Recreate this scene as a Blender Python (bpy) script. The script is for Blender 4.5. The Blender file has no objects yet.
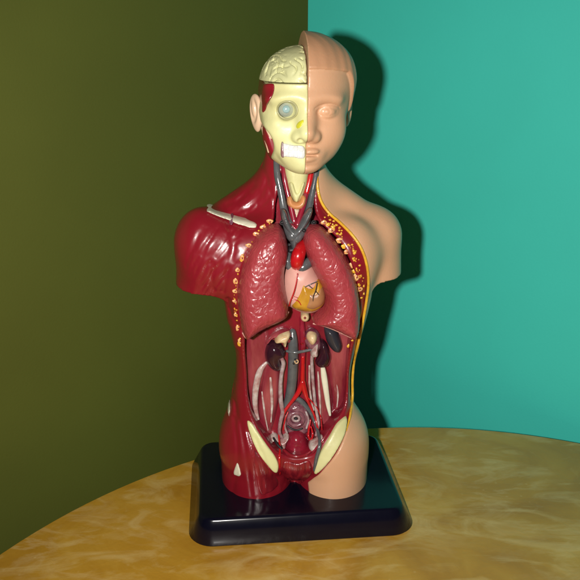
import bpy, bmesh, math, random
import numpy as np
random.seed(4)
NPR = np.random.default_rng(4)
SC = bpy.context.scene
COL = SC.collection
R = math.radians

# ------------------------------------------------------------------ camera
F580, CAMX, CAMD, CAMH, PITCH = 761.9, -0.0059, 0.6867, 0.4635, 0.3342
YAW = 0.0941                      # the model is turned a little on the table
BASE_H = 0.0238
cam = bpy.data.cameras.new('camera')
cam.sensor_width = 36; cam.lens = 36 * F580 / 580
cam.clip_start = 0.01; cam.clip_end = 50
cob = bpy.data.objects.new('camera', cam); COL.objects.link(cob)
cob.location = (CAMX, -CAMD, CAMH); cob.rotation_euler = (math.pi/2 - PITCH, 0, 0)
SC.camera = cob
CY, SY = math.cos(YAW), math.sin(YAW)
def loc_of(v):
    return np.array([CY*v[0] + SY*v[1], -SY*v[0] + CY*v[1], v[2]])
CAM_L = loc_of(np.array([CAMX, -CAMD, CAMH]))
def at(px, py, y):
    """measured photo position -> point of the model's own frame at depth y (metres)"""
    u = (px-290)/F580; v = -(py-290)/F580
    d = loc_of(np.array([u, math.cos(PITCH)+v*math.sin(PITCH), -math.sin(PITCH)+v*math.cos(PITCH)]))
    return CAM_L + d*((y-CAM_L[1])/d[1])

# ------------------------------------------------------------------ materials
def mat(name, color, rough=.4, coat=0., spec=.5, var=.0, var_scale=60., bump=0., bump_scale=200.,
        stretch=(1,1,1), col2=None, kind='noise', coat_rough=.08, sss=0., rvar=0.05):
    m = bpy.data.materials.new(name); m.use_nodes = True
    nt = m.node_tree; N = nt.nodes; L = nt.links
    b = N['Principled BSDF']
    b.inputs['Roughness'].default_value = rough
    b.inputs['Coat Weight'].default_value = coat
    b.inputs['Coat Roughness'].default_value = coat_rough
    b.inputs['Specular IOR Level'].default_value = spec
    if sss:
        b.inputs['Subsurface Weight'].default_value = sss
        b.inputs['Subsurface Radius'].default_value = (1, .4, .2)
        b.inputs['Subsurface Scale'].default_value = .003
    tc = N.new('ShaderNodeTexCoord'); mp = N.new('ShaderNodeMapping')
    mp.inputs['Scale'].default_value = stretch
    L.new(tc.outputs['Object'], mp.inputs['Vector'])
    n = N.new('ShaderNodeTexNoise'); n.inputs['Scale'].default_value = var_scale
    n.inputs['Detail'].default_value = 5
    L.new(mp.outputs[0], n.inputs['Vector'])
    ramp = N.new('ShaderNodeValToRGB')
    c1 = np.array(color); c2 = np.array(col2) if col2 is not None else np.clip(c1*(1-var), 0, 1)
    ramp.color_ramp.elements[0].position = .35; ramp.color_ramp.elements[1].position = .65
    ramp.color_ramp.elements[0].color = (*c2, 1); ramp.color_ramp.elements[1].color = (*c1, 1)
    L.new(n.outputs['Fac'], ramp.inputs['Fac'])
    L.new(ramp.outputs['Color'], b.inputs['Base Color'])
    rr = N.new('ShaderNodeMapRange')
    rr.inputs['To Min'].default_value = max(0, rough-rvar); rr.inputs['To Max'].default_value = min(1, rough+rvar)
    L.new(n.outputs['Fac'], rr.inputs['Value']); L.new(rr.outputs[0], b.inputs['Roughness'])
    if bump:
        if kind == 'noise':
            t = N.new('ShaderNodeTexNoise'); t.inputs['Scale'].default_value = bump_scale
            t.inputs['Detail'].default_value = 4
            h = t.outputs['Fac']
        else:
            t = N.new('ShaderNodeTexVoronoi'); t.inputs['Scale'].default_value = bump_scale
            t.feature = 'DISTANCE_TO_EDGE'
            mr = N.new('ShaderNodeMapRange'); mr.interpolation_type = 'SMOOTHSTEP'
            mr.inputs['From Max'].default_value = .2
            L.new(t.outputs['Distance'], mr.inputs['Value']); h = mr.outputs[0]
        if kind == 'noise': L.new(mp.outputs[0], t.inputs['Vector'])
        else:
            wn = N.new('ShaderNodeTexNoise'); wn.inputs['Scale'].default_value = bump_scale*.6
            L.new(mp.outputs[0], wn.inputs['Vector'])
            wm = N.new('ShaderNodeMix'); wm.data_type = 'RGBA'; wm.blend_type = 'LINEAR_LIGHT'; wm.inputs['Factor'].default_value = .0035
            L.new(mp.outputs[0], wm.inputs['A']); L.new(wn.outputs['Color'], wm.inputs['B']); L.new(wm.outputs['Result'], t.inputs['Vector'])
        bp = N.new('ShaderNodeBump'); bp.inputs['Strength'].default_value = 1
        bp.inputs['Distance'].default_value = bump
        L.new(h, bp.inputs['Height']); L.new(bp.outputs[0], b.inputs['Normal']); L.new(bp.outputs[0], b.inputs['Coat Normal'])
    return m

MUS = (.245, .0085, .018)
M = {}
M['muscle'] = mat('red_muscle_paint', MUS, .33, .5, col2=(.19, .005, .012), var_scale=26, bump=.00028, bump_scale=120, stretch=(1, 1, .2), coat_rough=.1)
M['muscle_fiber'] = mat('fibrous_muscle_paint', (.25, .012, .018), .33, .5, col2=(.12, .004, .01), var_scale=240, bump=.0007, bump_scale=260, stretch=(1, 1, .08))
M['cavity'] = mat('dark_red_cavity_paint', (.25, .010, .022), .28, .6, col2=(.16, .007, .018), var_scale=60, bump=.0007, bump_scale=120, stretch=(1, 1, .4))
M['skin'] = mat('skin_plastic', (.62, .345, .20), .39, .06, var=.12, var_scale=9, bump=.00012, bump_scale=500, sss=.12, spec=.4)
M['hair'] = mat('darker_skin_hair_plastic', (.53, .275, .15), .42, .04, var=.14, var_scale=14, bump=.00015, bump_scale=400, sss=.08, spec=.4)  # skin plastic in a darker tone for the moulded hair cap
M['bone'] = mat('cream_bone_plastic', (.68, .66, .33), .4, .05, col2=(.6, .56, .27), var_scale=40, bump=.0002, bump_scale=220)
M['white_bone'] = mat('white_bone_paint', (.74, .70, .54), .35, .2, var=.15, var_scale=90, bump=.0003, bump_scale=250)
M['brain'] = mat('cream_brain_plastic', (.62, .61, .32), .42, .05, var=.12, var_scale=60, bump=.0003, bump_scale=160)
M['tooth'] = mat('white_tooth_paint', (.70, .70, .68), .3, .3, var=.06, var_scale=200)
M['eye_gray'] = mat('gray_eyeball_paint', (.36, .39, .31), .28, .6, var=.12, var_scale=150)
M['iris'] = mat('pale_blue_iris_paint', (.34, .5, .5), .2, .8, var=.25, var_scale=300)
M['socket'] = mat('socket_rim_paint', (.42, .40, .2), .4, .2, var=.15)
M['lemon'] = mat('yellow_cartilage_paint', (.68, .64, .04), .35, .3, var=.1)
M['fat'] = mat('yellow_fat_paint', (.74, .42, .03), .36, .3, col2=(.62, .3, .02), var_scale=160, bump=.0004, bump_scale=350)
M['rib'] = mat('cut_rib_paint', (.78, .5, .2), .35, .3, col2=(.6, .2, .06), var_scale=500, bump=.0003, bump_scale=500)
M['marrow'] = mat('rib_marrow_paint', (.3, .05, .03), .4, .3, var=.4, var_scale=500)
M['lung'] = mat('lung_rubber', (.36, .046, .054), .34, .25, col2=(.29, .03, .038), var_scale=45, bump=.00017, bump_scale=205, kind='edge', stretch=(1, 1, .75), coat_rough=.16)
M['lung_edge'] = mat('lung_cut_edge_highlight', (.62, .3, .25), .4, .2, var=.2)
M['heart_pink'] = mat('pink_heart_paint', (.68, .36, .3), .35, .3, var=.12, var_scale=70)
M['ochre'] = mat('ochre_fat_paint', (.52, .27, .02), .3, .4, col2=(.42, .19, .015), var_scale=120, bump=.0003, bump_scale=200)
M['psoas'] = mat('maroon_psoas_paint', (.33, .06, .068), .26, .8, col2=(.19, .013, .026), var_scale=70, bump=.0008, bump_scale=150, stretch=(1, 1, .3))
M['heart_brown'] = mat('brown_heart_paint', (.38, .17, .07), .36, .3, var=.18, var_scale=90)
M['kidney'] = mat('purple_kidney_paint', (.042, .010, .018), .22, .6, col2=(.022, .006, .012), var_scale=70)
M['spleen'] = mat('gray_spleen_paint', (.035, .035, .045), .3, .4, var=.2)
M['vein'] = mat('gray_vein_paint', (.10, .105, .11), .28, .6, var=.28, var_scale=120, bump=.0003, bump_scale=180)
M['hole'] = mat('dark_bore_and_gap', (.012, .01, .012), .5)
M['artery'] = mat('bright_red_artery_paint', (.5, .008, .012), .25, .6, var=.2, var_scale=120)
M['dark_artery'] = mat('dark_red_artery_paint', (.27, .012, .03), .26, .6, var=.25, var_scale=100)
M['duct'] = mat('gray_white_duct_paint', (.44, .37, .36), .28, .6, col2=(.26, .12, .13), var_scale=150, bump=.0007, bump_scale=160)
M['tendon_glint'] = mat('white_tendon_glint_paint', (.56, .5, .45), .35, .4, col2=(.36, .17, .16), var_scale=150, bump=.0006, bump_scale=200)
M['cream'] = mat('cream_gland_paint', (.72, .58, .33), .36, .3, col2=(.6, .38, .2), var_scale=170, bump=.0003, bump_scale=300)
M['pinkgray'] = mat('pink_gray_bowel_paint', (.25, .11, .13), .27, .6, col2=(.13, .025, .045), var_scale=170, bump=.0009, bump_scale=240)
M['orange'] = mat('orange_thyroid_paint', (.66, .27, .1), .36, .3, var=.2, var_scale=120)
M['trachea'] = mat('cream_trachea_paint', (.72, .57, .42), .36, .3, var=.15, var_scale=150)
M['pink_skin'] = mat('pink_ear_plastic', (.72, .49, .32), .42, .1, var=.1, var_scale=50)
M['purple_gland'] = mat('purple_gray_gland_paint', (.27, .12, .17), .3, .5, col2=(.16, .04, .07), var_scale=160)
M['base'] = mat('black_glossy_plastic', (.0035, .0035, .010), .2, .12, var=.2, var_scale=30, rvar=.05, spec=.28, coat_rough=.05)

# walls -----------------------------------------------------------
def wall_mat(name, c, c2):
    m = mat(name, c, .62, 0, col2=c2, var_scale=3.2, bump=.00012, bump_scale=420, spec=.22)
    return m
M['teal'] = wall_mat('teal_wall_paint', (.062, .665, .565), (.057, .61, .515))
M['olive'] = wall_mat('olive_wall_paint', (.108, .118, .018), (.094, .101, .0155))

def table_mat():
    m = bpy.data.materials.new('amber_marbled_laminate'); m.use_nodes = True
    nt = m.node_tree; N = nt.nodes; L = nt.links; b = N['Principled BSDF']
    tc = N.new('ShaderNodeTexCoord')
    def noise(scale, detail, dist, rough=.55, src=None):
        n = N.new('ShaderNodeTexNoise'); n.inputs['Scale'].default_value = scale
        n.inputs['Detail'].default_value = detail; n.inputs['Distortion'].default_value = dist
        n.inputs['Roughness'].default_value = rough
        L.new(src or tc.outputs['Object'], n.inputs['Vector']); return n.outputs['Fac']
    def ramp(src, *st):
        r = N.new('ShaderNodeValToRGB'); cr = r.color_ramp
        while len(cr.elements) < len(st): cr.elements.new(.5)
        for e, (p, c) in zip(cr.elements, st): e.position = p; e.color = (*c, 1)
        L.new(src, r.inputs['Fac']); return r.outputs['Color']
    def mix(fac, a, c, mode='MIX'):
        x = N.new('ShaderNodeMix'); x.data_type = 'RGBA'; x.blend_type = mode
        L.new(fac, x.inputs['Factor']); L.new(a, x.inputs['A'])
        if isinstance(c, tuple): x.inputs['B'].default_value = (*c, 1)
        else: L.new(c, x.inputs['B'])
        return x.outputs['Result']
    base = ramp(noise(9, 8, 1.2), (.25, (.34, .15, .012)), (.5, (.46, .235, .024)), (.75, (.56, .33, .055)))
    # thin pale swirls in patches
    mp = N.new('ShaderNodeMapping'); mp.inputs['Rotation'].default_value = (0, 0, .5); mp.inputs['Scale'].default_value = (1, 2.6, 1)
    L.new(tc.outputs['Object'], mp.inputs['Vector'])
    sw = noise(7.5, 6, 1.5, .6, mp.outputs[0])
    thin = ramp(sw, (.44, (0, 0, 0)), (.505, (1, 1, 1)), (.57, (0, 0, 0)))
    patch = ramp(noise(5.5, 4, .6), (.46, (0, 0, 0)), (.72, (1, 1, 1)))
    mul = N.new('ShaderNodeMix'); mul.data_type = 'RGBA'; mul.blend_type = 'MULTIPLY'; mul.inputs['Factor'].default_value = 1
    L.new(thin, mul.inputs['A']); L.new(patch, mul.inputs['B'])
    sc = N.new('ShaderNodeMath'); sc.operation = 'MULTIPLY'; sc.inputs[1].default_value = .2
    L.new(mul.outputs['Result'], sc.inputs[0])
    c = mix(sc.outputs[0], base, (.82, .68, .40))
    cloud = ramp(noise(11, 6, 1.6, .6, mp.outputs[0]), (.5, (0, 0, 0)), (.78, (.62, .62, .62)))
    c = mix(cloud, c, (.70, .52, .22))
    dots = N.new('ShaderNodeTexVoronoi'); dots.inputs['Scale'].default_value = 75
    L.new(tc.outputs['Object'], dots.inputs['Vector'])
    d2 = ramp(dots.outputs['Distance'], (.0, (.5, .5, .5)), (.13, (0, 0, 0)))
    mm = N.new('ShaderNodeMix'); mm.data_type = 'RGBA'; mm.blend_type = 'MULTIPLY'; mm.inputs['Factor'].default_value = 1
    L.new(d2, mm.inputs['A']); L.new(patch, mm.inputs['B'])
    c = mix(mm.outputs['Result'], c, (.7, .5, .22))
    L.new(c, b.inputs['Base Color'])
    bp = N.new('ShaderNodeBump'); bp.inputs['Strength'].default_value = 1; bp.inputs['Distance'].default_value = .0005
    L.new(noise(55, 7, .8, .65), bp.inputs['Height']); L.new(bp.outputs[0], b.inputs['Normal'])
    b.inputs['Roughness'].default_value = .3; b.inputs['Specular IOR Level'].default_value = .5; b.inputs['Coat Weight'].default_value = .25; b.inputs['Coat Roughness'].default_value = .12
    return m
M['table'] = table_mat()
M['table_edge'] = mat('dark_table_edge', (.035, .022, .012), .45, var=.3)

# ------------------------------------------------------------------ objects
def tag(o, label=None, cat=None, kind=None, group=None):
    if label: o['label'] = label
    if cat: o['category'] = cat
    if kind: o['kind'] = kind
    if group: o['group'] = group
    return o
def mesh_obj(name, V, faces, material, parent=None, smooth=True):
    me = bpy.data.meshes.new(name)
    V = np.asarray(V, np.float32)
    if isinstance(faces, np.ndarray):
        k = faces.shape[1]; nf = len(faces)
        me.vertices.add(len(V)); me.vertices.foreach_set('co', V.ravel())
        me.loops.add(nf*k); me.loops.foreach_set('vertex_index', faces.astype(np.int32).ravel())
        me.polygons.add(nf); me.polygons.foreach_set('loop_start', np.arange(0, nf*k, k, dtype=np.int32))
        me.update(calc_edges=True)
    else:
        me.from_pydata([tuple(map(float, v)) for v in V], [], faces)
    me.validate()
    me.polygons.foreach_set('use_smooth', np.full(len(me.polygons), smooth))
    me.materials.append(material)
    o = bpy.data.objects.new(name, me); COL.objects.link(o)
    if parent: o.parent = parent
    return o

root = bpy.data.objects.new('anatomical_torso_model', None); COL.objects.link(root)
root.rotation_euler.z = YAW; root.empty_display_size = .05
tag(root, 'human torso anatomy model, half red muscle and half skin, with open chest, on black base', 'anatomy model')

# ------------------------------------------------------------------ implicit surfaces
def smin(a, b, k):
    h = np.clip(.5 + .5*(b-a)/k, 0, 1)
    return b*(1-h) + a*h - k*h*(1-h)
def smax(a, b, k): return -smin(-a, -b, k)
def sstep(a, b, x):
    t = np.clip((x-a)/(b-a), 0, 1); return t*t*(3-2*t)
class Grid:
    def __init__(s, lo, hi, h):
        s.lo = np.array(lo, float); s.h = h
        n = np.ceil((np.array(hi)-s.lo)/h).astype(int)+1; s.n = n
        s.X = (s.lo[0]+h*np.arange(n[0])).astype(np.float32)[:, None, None]
        s.Y = (s.lo[1]+h*np.arange(n[1])).astype(np.float32)[None, :, None]
        s.Z = (s.lo[2]+h*np.arange(n[2])).astype(np.float32)[None, None, :]
def ell(g, c, r, X=None, Y=None):
    X = g.X if X is None else X; Y = g.Y if Y is None else Y
    q = np.sqrt(((X-c[0])/r[0])**2 + ((Y-c[1])/r[1])**2 + ((g.Z-c[2])/r[2])**2)
    return (q-1)*min(r)
def cone(g, a, b, ra, rb, X=None, Y=None, ys=1.):
    X = g.X if X is None else X; Y = g.Y if Y is None else Y
    a = np.array(a, float); b = np.array(b, float); d = b-a
    d2 = d[0]**2 + (d[1]*ys)**2 + d[2]**2
    t = np.clip(((X-a[0])*d[0] + (Y-a[1])*d[1]*ys*ys + (g.Z-a[2])*d[2])/d2, 0, 1)
    q = np.sqrt((X-a[0]-t*d[0])**2 + ((Y-a[1]-t*d[1])*ys)**2 + (g.Z-a[2]-t*d[2])**2)
    return q - (ra+(rb-ra)*t)
def poly_sd(X, Z, P):
    """signed distance to a 2-D polygon (negative inside); X, Z broadcast"""
    P = np.asarray(P, np.float32); n = len(P)
    d = None; ins = None
    for i in range(n):
        a = P[i]; b = P[(i+1) % n]; e = b-a
        L2 = float(e@e)+1e-12
        t = np.clip(((X-a[0])*e[0]+(Z-a[1])*e[1])/L2, 0, 1)
        q = (X-a[0]-t*e[0])**2+(Z-a[1]-t*e[1])**2
        d = q if d is None else np.minimum(d, q)
        c = ((a[1] > Z) != (b[1] > Z)) & (X < e[0]*(Z-a[1])/(e[1] if abs(e[1]) > 1e-9 else 1e-9)+a[0])
        ins = c if ins is None else ins ^ c
    d = np.sqrt(d)
    return np.where(ins, -d, d)
def line_d(X, Z, P):
    d = None
    for i in range(len(P)-1):
        a = P[i]; b = P[i+1]; e = b-a; L2 = float(e@e)+1e-12
        t = np.clip(((X-a[0])*e[0]+(Z-a[1])*e[1])/L2, 0, 1)
        q = (X-a[0]-t*e[0])**2+(Z-a[1]-t*e[1])**2
        d = q if d is None else np.minimum(d, q)
    return np.sqrt(d)
def crom(P, n=6, closed=False):
    P = np.asarray(P, float); m = len(P); out = []
    for i in range(m if closed else m-1):
        if closed: a, b, c, d = P[(i-1) % m], P[i], P[(i+1) % m], P[(i+2) % m]
        else: a, b, c, d = P[max(i-1, 0)], P[i], P[i+1], P[min(i+2, m-1)]
        for k in range(n):
            t = k/n
            out.append(.5*((2*b)+(c-a)*t+(2*a-5*b+4*c-d)*t*t+(3*b-a-3*c+d)*t**3))
    if not closed: out.append(P[-1])
    return np.array(out)

def surface(g, f, smooth=1):
    """naive surface nets"""
    s = f < 0
    n = np.array(f.shape)
    cs = [(i, j, k) for i in (0, 1) for j in (0, 1) for k in (0, 1)]
    def sub(a, c): return a[c[0]:n[0]-1+c[0], c[1]:n[1]-1+c[1], c[2]:n[2]-1+c[2]]
    cnt = np.zeros(n-1, np.int8)
    for c in cs: cnt += sub(s, c)
    act = (cnt > 0) & (cnt < 8)
    I, J, K = np.nonzero(act)
    idx = np.full(n-1, -1, np.int32); idx[I, J, K] = np.arange(len(I))
    vals = {c: f[I+c[0], J+c[1], K+c[2]] for c in cs}
    acc = np.zeros((len(I), 3)); w = np.zeros(len(I))
    for c in cs:
        for ax in range(3):
            if c[ax]: continue
            d = list(c); d[ax] = 1; d = tuple(d)
            a, b = vals[c], vals[d]; x = (a < 0) != (b < 0)
            t = np.where(x, a/np.where(x, a-b, 1), 0)
            p = np.tile(np.array(c, float), (len(I), 1)); p[:, ax] += t
            acc[x] += p[x]; w[x] += 1
    V = acc/w[:, None] + np.stack([I, J, K], 1)
    Q = []
    for ax in range(3):
        u, v = (ax+1) % 3, (ax+2) % 3
        a = np.take(s, range(0, n[ax]-1), ax); b = np.take(s, range(1, n[ax]), ax)
        x = a != b
        P = np.stack(np.nonzero(x), 1)
        ok = (P[:, u] > 0) & (P[:, v] > 0) & (P[:, u] < n[u]-1) & (P[:, v] < n[v]-1); P = P[ok]
        flip = a[tuple(P.T)]
        def cell(du, dv):
            q = P.copy(); q[:, u] -= du; q[:, v] -= dv; return idx[tuple(q.T)]
        q = np.stack([cell(1, 1), cell(0, 1), cell(0, 0), cell(1, 0)], 1)
        q[~flip] = q[~flip][:, ::-1]
        Q.append(q)
    Q = np.concatenate(Q); Q = Q[(Q >= 0).all(1)]
    for _ in range(smooth):
        S = np.zeros_like(V); c = np.zeros(len(V))
        for k in range(4):
            for m in (1, 3):
                np.add.at(S, Q[:, k], V[Q[:, (k+m) % 4]]); np.add.at(c, Q[:, k], 1)
        V = .5*V + .5*S/np.maximum(c, 1)[:, None]
    return V*g.h + g.lo, Q
def build(name, g, f, material, parent, smooth=1):
    f = np.broadcast_to(f, tuple(g.n)).astype(np.float32)
    V, Q = surface(g, f, smooth)
    return mesh_obj(name, V, Q, material, parent)
class Front:
    """depth of the first surface met along +y"""
    def __init__(s, g, f):
        ins = f < 0
        j = ins.argmax(1); has = ins.any(1)
        j0 = np.maximum(j-1, 0)
        a = np.take_along_axis(f, j0[:, None, :], 1)[:, 0]; b = np.take_along_axis(f, j[:, None, :], 1)[:, 0]
        t = np.where(a-b != 0, a/np.where(a-b == 0, 1, a-b), 0)
        y = g.lo[1]+g.h*(j0+np.clip(t, 0, 1))
        s.y = np.where(has, y, .0); s.g = g
    def __call__(s, x, z):
        i = (x-s.g.lo[0])/s.g.h; k = (z-s.g.lo[2])/s.g.h
        i = min(max(i, 0), s.g.n[0]-1.001); k = min(max(k, 0), s.g.n[2]-1.001)
        i0, k0 = int(i), int(k); a, b = i-i0, k-k0; y = s.y
        return y[i0, k0]*(1-a)*(1-b)+y[i0+1, k0]*a*(1-b)+y[i0, k0+1]*(1-a)*b+y[i0+1, k0+1]*a*b
def on(fr, px, py, off=0., guess=-.03):
    a = at(px, py, 0.); b = at(px, py, .01); d = (b-a)/.01      # march along the line of sight
    y = -.066; prev = None
    while y < .05:
        p = a+d*y; e = y-fr(p[0], p[2])
        if e >= 0:
            if prev is not None: y -= .0006*e/(e-prev+1e-9)
            break
        prev = e; y += .0006
    return a+d*(y-off)

# ---- general builders
def tube(name, pts, rad, material, parent, seg=12, flat=1., n=5, smooth=True, close=False):
    """round (or flattened along y) tube through 3-D points"""
    pts = np.asarray(pts, float); rad = np.broadcast_to(np.asarray(rad, float), (len(pts),))
    PR = crom(np.concatenate([pts, rad[:, None]], 1), n, close)
    P, r = PR[:, :3], np.maximum(PR[:, 3], 2e-4)
    T = (np.roll(P, -1, 0)-np.roll(P, 1, 0)) if close else np.gradient(P, axis=0)
    T /= np.linalg.norm(T, axis=1)[:, None]+1e-12
    V = []; F = []
    up = np.array([0, 1., 0])
    rings = []
    if not close:
        for k in (0, 1): rings.append((P[0]-T[0]*r[0]*(.95, .6)[k], T[0], r[0]*(.3, .8)[k]))
    rings += [(P[i], T[i], r[i]) for i in range(len(P))]
    if not close:
        for k in (1, 0): rings.append((P[-1]+T[-1]*r[-1]*(.95, .6)[k], T[-1], r[-1]*(.3, .8)[k]))
    for p, t, q in rings:
        a = np.cross(t, up); a /= np.linalg.norm(a)+1e-9; b = np.cross(a, t)
        for k in range(seg):
            w = 2*math.pi*k/seg
            V.append(p+q*(math.cos(w)*a+flat*math.sin(w)*b))
    m = len(rings)
    for i in range(m if close else m-1):
        j = (i+1) % m
        for k in range(seg):
            F.append((i*seg+k, i*seg+(k+1) % seg, j*seg+(k+1) % seg, j*seg+k))
    if not close:
        F.append(tuple(range(seg))[::-1]); F.append(tuple((m-1)*seg+k for k in range(seg)))
    o = mesh_obj(name, V, F, material, parent, smooth)
    bm = bmesh.new(); bm.from_mesh(o.data); bmesh.ops.recalc_face_normals(bm, faces=bm.faces); bm.to_mesh(o.data); bm.free()
    return o
def puff(name, poly, y, H, rnd, material, parent, h=.0008, back=.6, warp=None, smooth=1, tilt=None, nsm=5, pw=2):
    """soft body with the given outline, centred on depth y, half thickness H, edges rounded over rnd"""
    P3 = np.array([at(px, py, y) for px, py in poly]); P = crom(P3[:, [0, 2]], nsm, True)
    lo = P.min(0)-.003; hi = P.max(0)+.003
    g = Grid((lo[0], y-H-.006, lo[1]), (hi[0], y+H*back+.006, hi[1]), h)
    d = poly_sd(g.X, g.Z, P)
    t = np.clip(-d/rnd, -1, 1)
    if warp is not None: d0 = warp(g)
    else: d0 = 0
    Yc = g.Y-y - (0 if tilt is None else tilt(g))
    yy = np.where(Yc < 0, Yc/H, Yc/(H*back))
    f = (np.sqrt((1-t)**pw+yy**2)-1)*min(rnd, H)+d0
    return build(name, g, f, material, parent, smooth)
def patch(name, g, f, fr, poly, thick, material, parent, edge=.0012, nsm=5, sub=1, behind=.02):
    """a plate lying on the front of the implicit surface f, cut to an outline"""
    P3 = np.array([on(fr, px, py) for px, py in poly]); P = crom(P3[:, [0, 2]], nsm, True)
    lo = np.maximum(((P.min(0)-.003-g.lo[[0, 2]])/g.h).astype(int), 0); hi = np.minimum(((P.max(0)+.003-g.lo[[0, 2]])/g.h).astype(int)+2, g.n[[0, 2]])
    ymax = P3[:, 1].max()+behind
    j1 = min(int((ymax-g.lo[1])/g.h)+2, g.n[1])
    s = Grid.__new__(Grid); s.h = g.h; s.lo = np.array([g.lo[0]+lo[0]*g.h, g.lo[1], g.lo[2]+lo[1]*g.h])
    s.n = np.array([hi[0]-lo[0], j1, hi[1]-lo[1]])
    s.X = g.X[lo[0]:hi[0]]; s.Y = g.Y[:, :j1]; s.Z = g.Z[:, :, lo[1]:hi[1]]
    ff = f[lo[0]:hi[0], :j1, lo[1]:hi[1]]
    d = poly_sd(s.X, s.Z, P)
    q = smax(ff-thick, d, edge)
    q = q.astype(np.float32)
    q = np.maximum(q, s.Y-(ymax-.003))
    q = np.maximum(q, -(ff+.004))
    return build(name, s, q, material, parent, 3)
# ------------------------------------------------------------------ display base
def slab(name, hx, hy, z0, z1, taper, rc, material, parent, bev=.004):
    """tapered slab with rounded corners and rounded upper edge"""
    prof = [(taper, z0+.0008), (taper+.0004, z0+.002)]
    prof = [(taper-.0012, z0), (taper, z0+.0015)]
    H = z1-z0
    for k in range(6):
        a = k/5*math.pi/2
        prof.append((bev*math.cos(a)-bev+taper*(1-(H-bev+bev*math.sin(a))/H)*1.0+ .0, z1-bev+bev*math.sin(a)))
    V = []; F = []; seg = 10
    for off, z in prof:
        for (sx, sy, a0) in ((1, 1, 0), (-1, 1, 90), (-1, -1, 180), (1, -1, 270)):
            for k in range(seg+1):
                a = R(a0+90*k/seg); r = rc+off
                V.append((sx*(hx-rc)+r*math.cos(a), sy*(hy-rc)+r*math.sin(a), z))
    m = 4*(seg+1)
    for i in range(len(prof)-1):
        for k in range(m):
            F.append((i*m+k, i*m+(k+1) % m, (i+1)*m+(k+1) % m, (i+1)*m+k))
    F.append(tuple(range(m))[::-1]); F.append(tuple((len(prof)-1)*m+k for k in range(m)))
    return mesh_obj(name, V, F, material, parent)
slab('display_base', .098, .071, .0005, BASE_H, .0115, .013, M['base'], root, .0024)

# ------------------------------------------------------------------ the body
g = Grid((-.128, -.064, BASE_H-.001), (.118, .064, .372), .0011)
X, Y, Z = g.X, g.Y, g.Z
sec = [  # photo row, left, right, front depth, back depth (mm)
 (135, 266, 322, 8, 36), (160, 264, 323, 16, 36), (185, 261, 327, 22, 36), (205, 260, 332, 28, 40), (220, 243, 350, 36, 46), (240, 228, 370, 43, 50),
 (262, 222, 372, 46, 51), (290, 221.5, 371, 47, 50), (320, 226, 364, 46, 45), (350, 233, 355, 42, 41),
 (370, 233, 351, 40, 39), (395, 229, 351, 40, 41), (420, 225, 355, 42, 45), (450, 223, 358, 45, 49), (485, 223, 359, 46, 50), (520, 224, 359, 46, 50)]
rows = []
for py, xl, xr, fr_, bk in sec:
    a = at(xl, py, 0); b = at(xr, py, 0); rows.append((a[2]/2+b[2]/2, a[0], b[0], -fr_*.001, bk*.001))
rows = crom(np.array(rows)[::-1], 8)
zc = np.array(Z).ravel()
xl, xr, yf, yb = [np.interp(zc, rows[:, 0], rows[:, i]).astype(np.float32)[None, None, :] for i in (1, 2, 3, 4)]
cx = (xl+xr)/2; ax = (xr-xl)/2; cy = (yf+yb)/2*.6; df = cy-yf; db = yb-cy
dy = Y-cy
ay = np.where(dy < 0, df, db)
q = (np.abs((X-cx)/ax)**2.4+np.abs(dy/ay)**2.4)**(1/2.4)
body = (q-1)*np.minimum(ax, np.minimum(df, db))
ztop = at(297, 128, 0)[2]; zbot = at(297, 462, -.03)[2]
body = smax(body, Z-ztop, .004)
# thighs
def column(c, rx, ry, lean):
    xx = (X-c[0]-lean*(Z-BASE_H))/rx; yy = (Y-c[1])/ry
    return (np.sqrt(xx*xx+yy*yy)-1)*min(rx, ry)+0*Z
zg = zbot-.004
body = smax(body, zg-Z, .012)
thl = smax(column((-.0405, .000), .0370, .0445, -.005), Z-.10, .04)
thr = smax(column((.0360, -.004), .0372, .0465, .008), Z-.10, .04)
body = smin(body, thl, .012); body = smin(body, thr, .012)
pc = at(297, 464, -.034)
body = smin(body, ell(g, (pc[0], -.026, pc[2]), (.0175, .0185, .021)), .005)
# shoulders and arm stumps
def arm(px_sh, px_low, r0, r1, py_cut, nk, rn, rs, ya):
    a = at(*px_sh, .0); b = at(*px_low, 0)
    f = cone(g, (a[0], ya, a[2]), (b[0], ya+.002, b[2]-.03), r0, r1, ys=.82)
    f = np.maximum(f, at(px_low[0], py_cut, -.012)[2]-Z+.10*(Y+.012))
    n = at(*nk, .0)
    f2 = cone(g, (n[0], .014, n[2]), (a[0], .014, a[2]), rn, rs, ys=.85)
    return f, f2
al, tl = arm((206, 242), (197, 284), .0275, .0235, 289, (281, 183), .017, .0235, .002)
ar, tr = arm((376, 238), (383, 284), .0262, .0222, 281, (311, 186), .017, .0225, .014)
body = smin(smin(body, tl, .016), tr, .016)
body = smin(smin(body, al, .010), ar, .010)
pd = at(202, 244, -.01); body = smin(body, ell(g, (pd[0], -.008, pd[2]), (.0242, .026, .034)), .012)
ppec = at(250, 262, -.03); body = smin(body, ell(g, (ppec[0]-.01, -.022, ppec[2]), (.034, .020, .034)), .016)
ppec = at(349, 258, -.03); body = smin(body, ell(g, (ppec[0], -.022, ppec[2]), (.028, .0235, .034)), .012)
body = np.broadcast_to(body, tuple(g.n)).astype(np.float32)
frB = Front(g, body)

def outline(pts, nsm=5, closed=False, guess=-.035):
    P = np.array([on(frB, px, py, 0, guess)[[0, 2]] for px, py in pts])
    return crom(P, nsm, closed) if nsm else P
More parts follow.
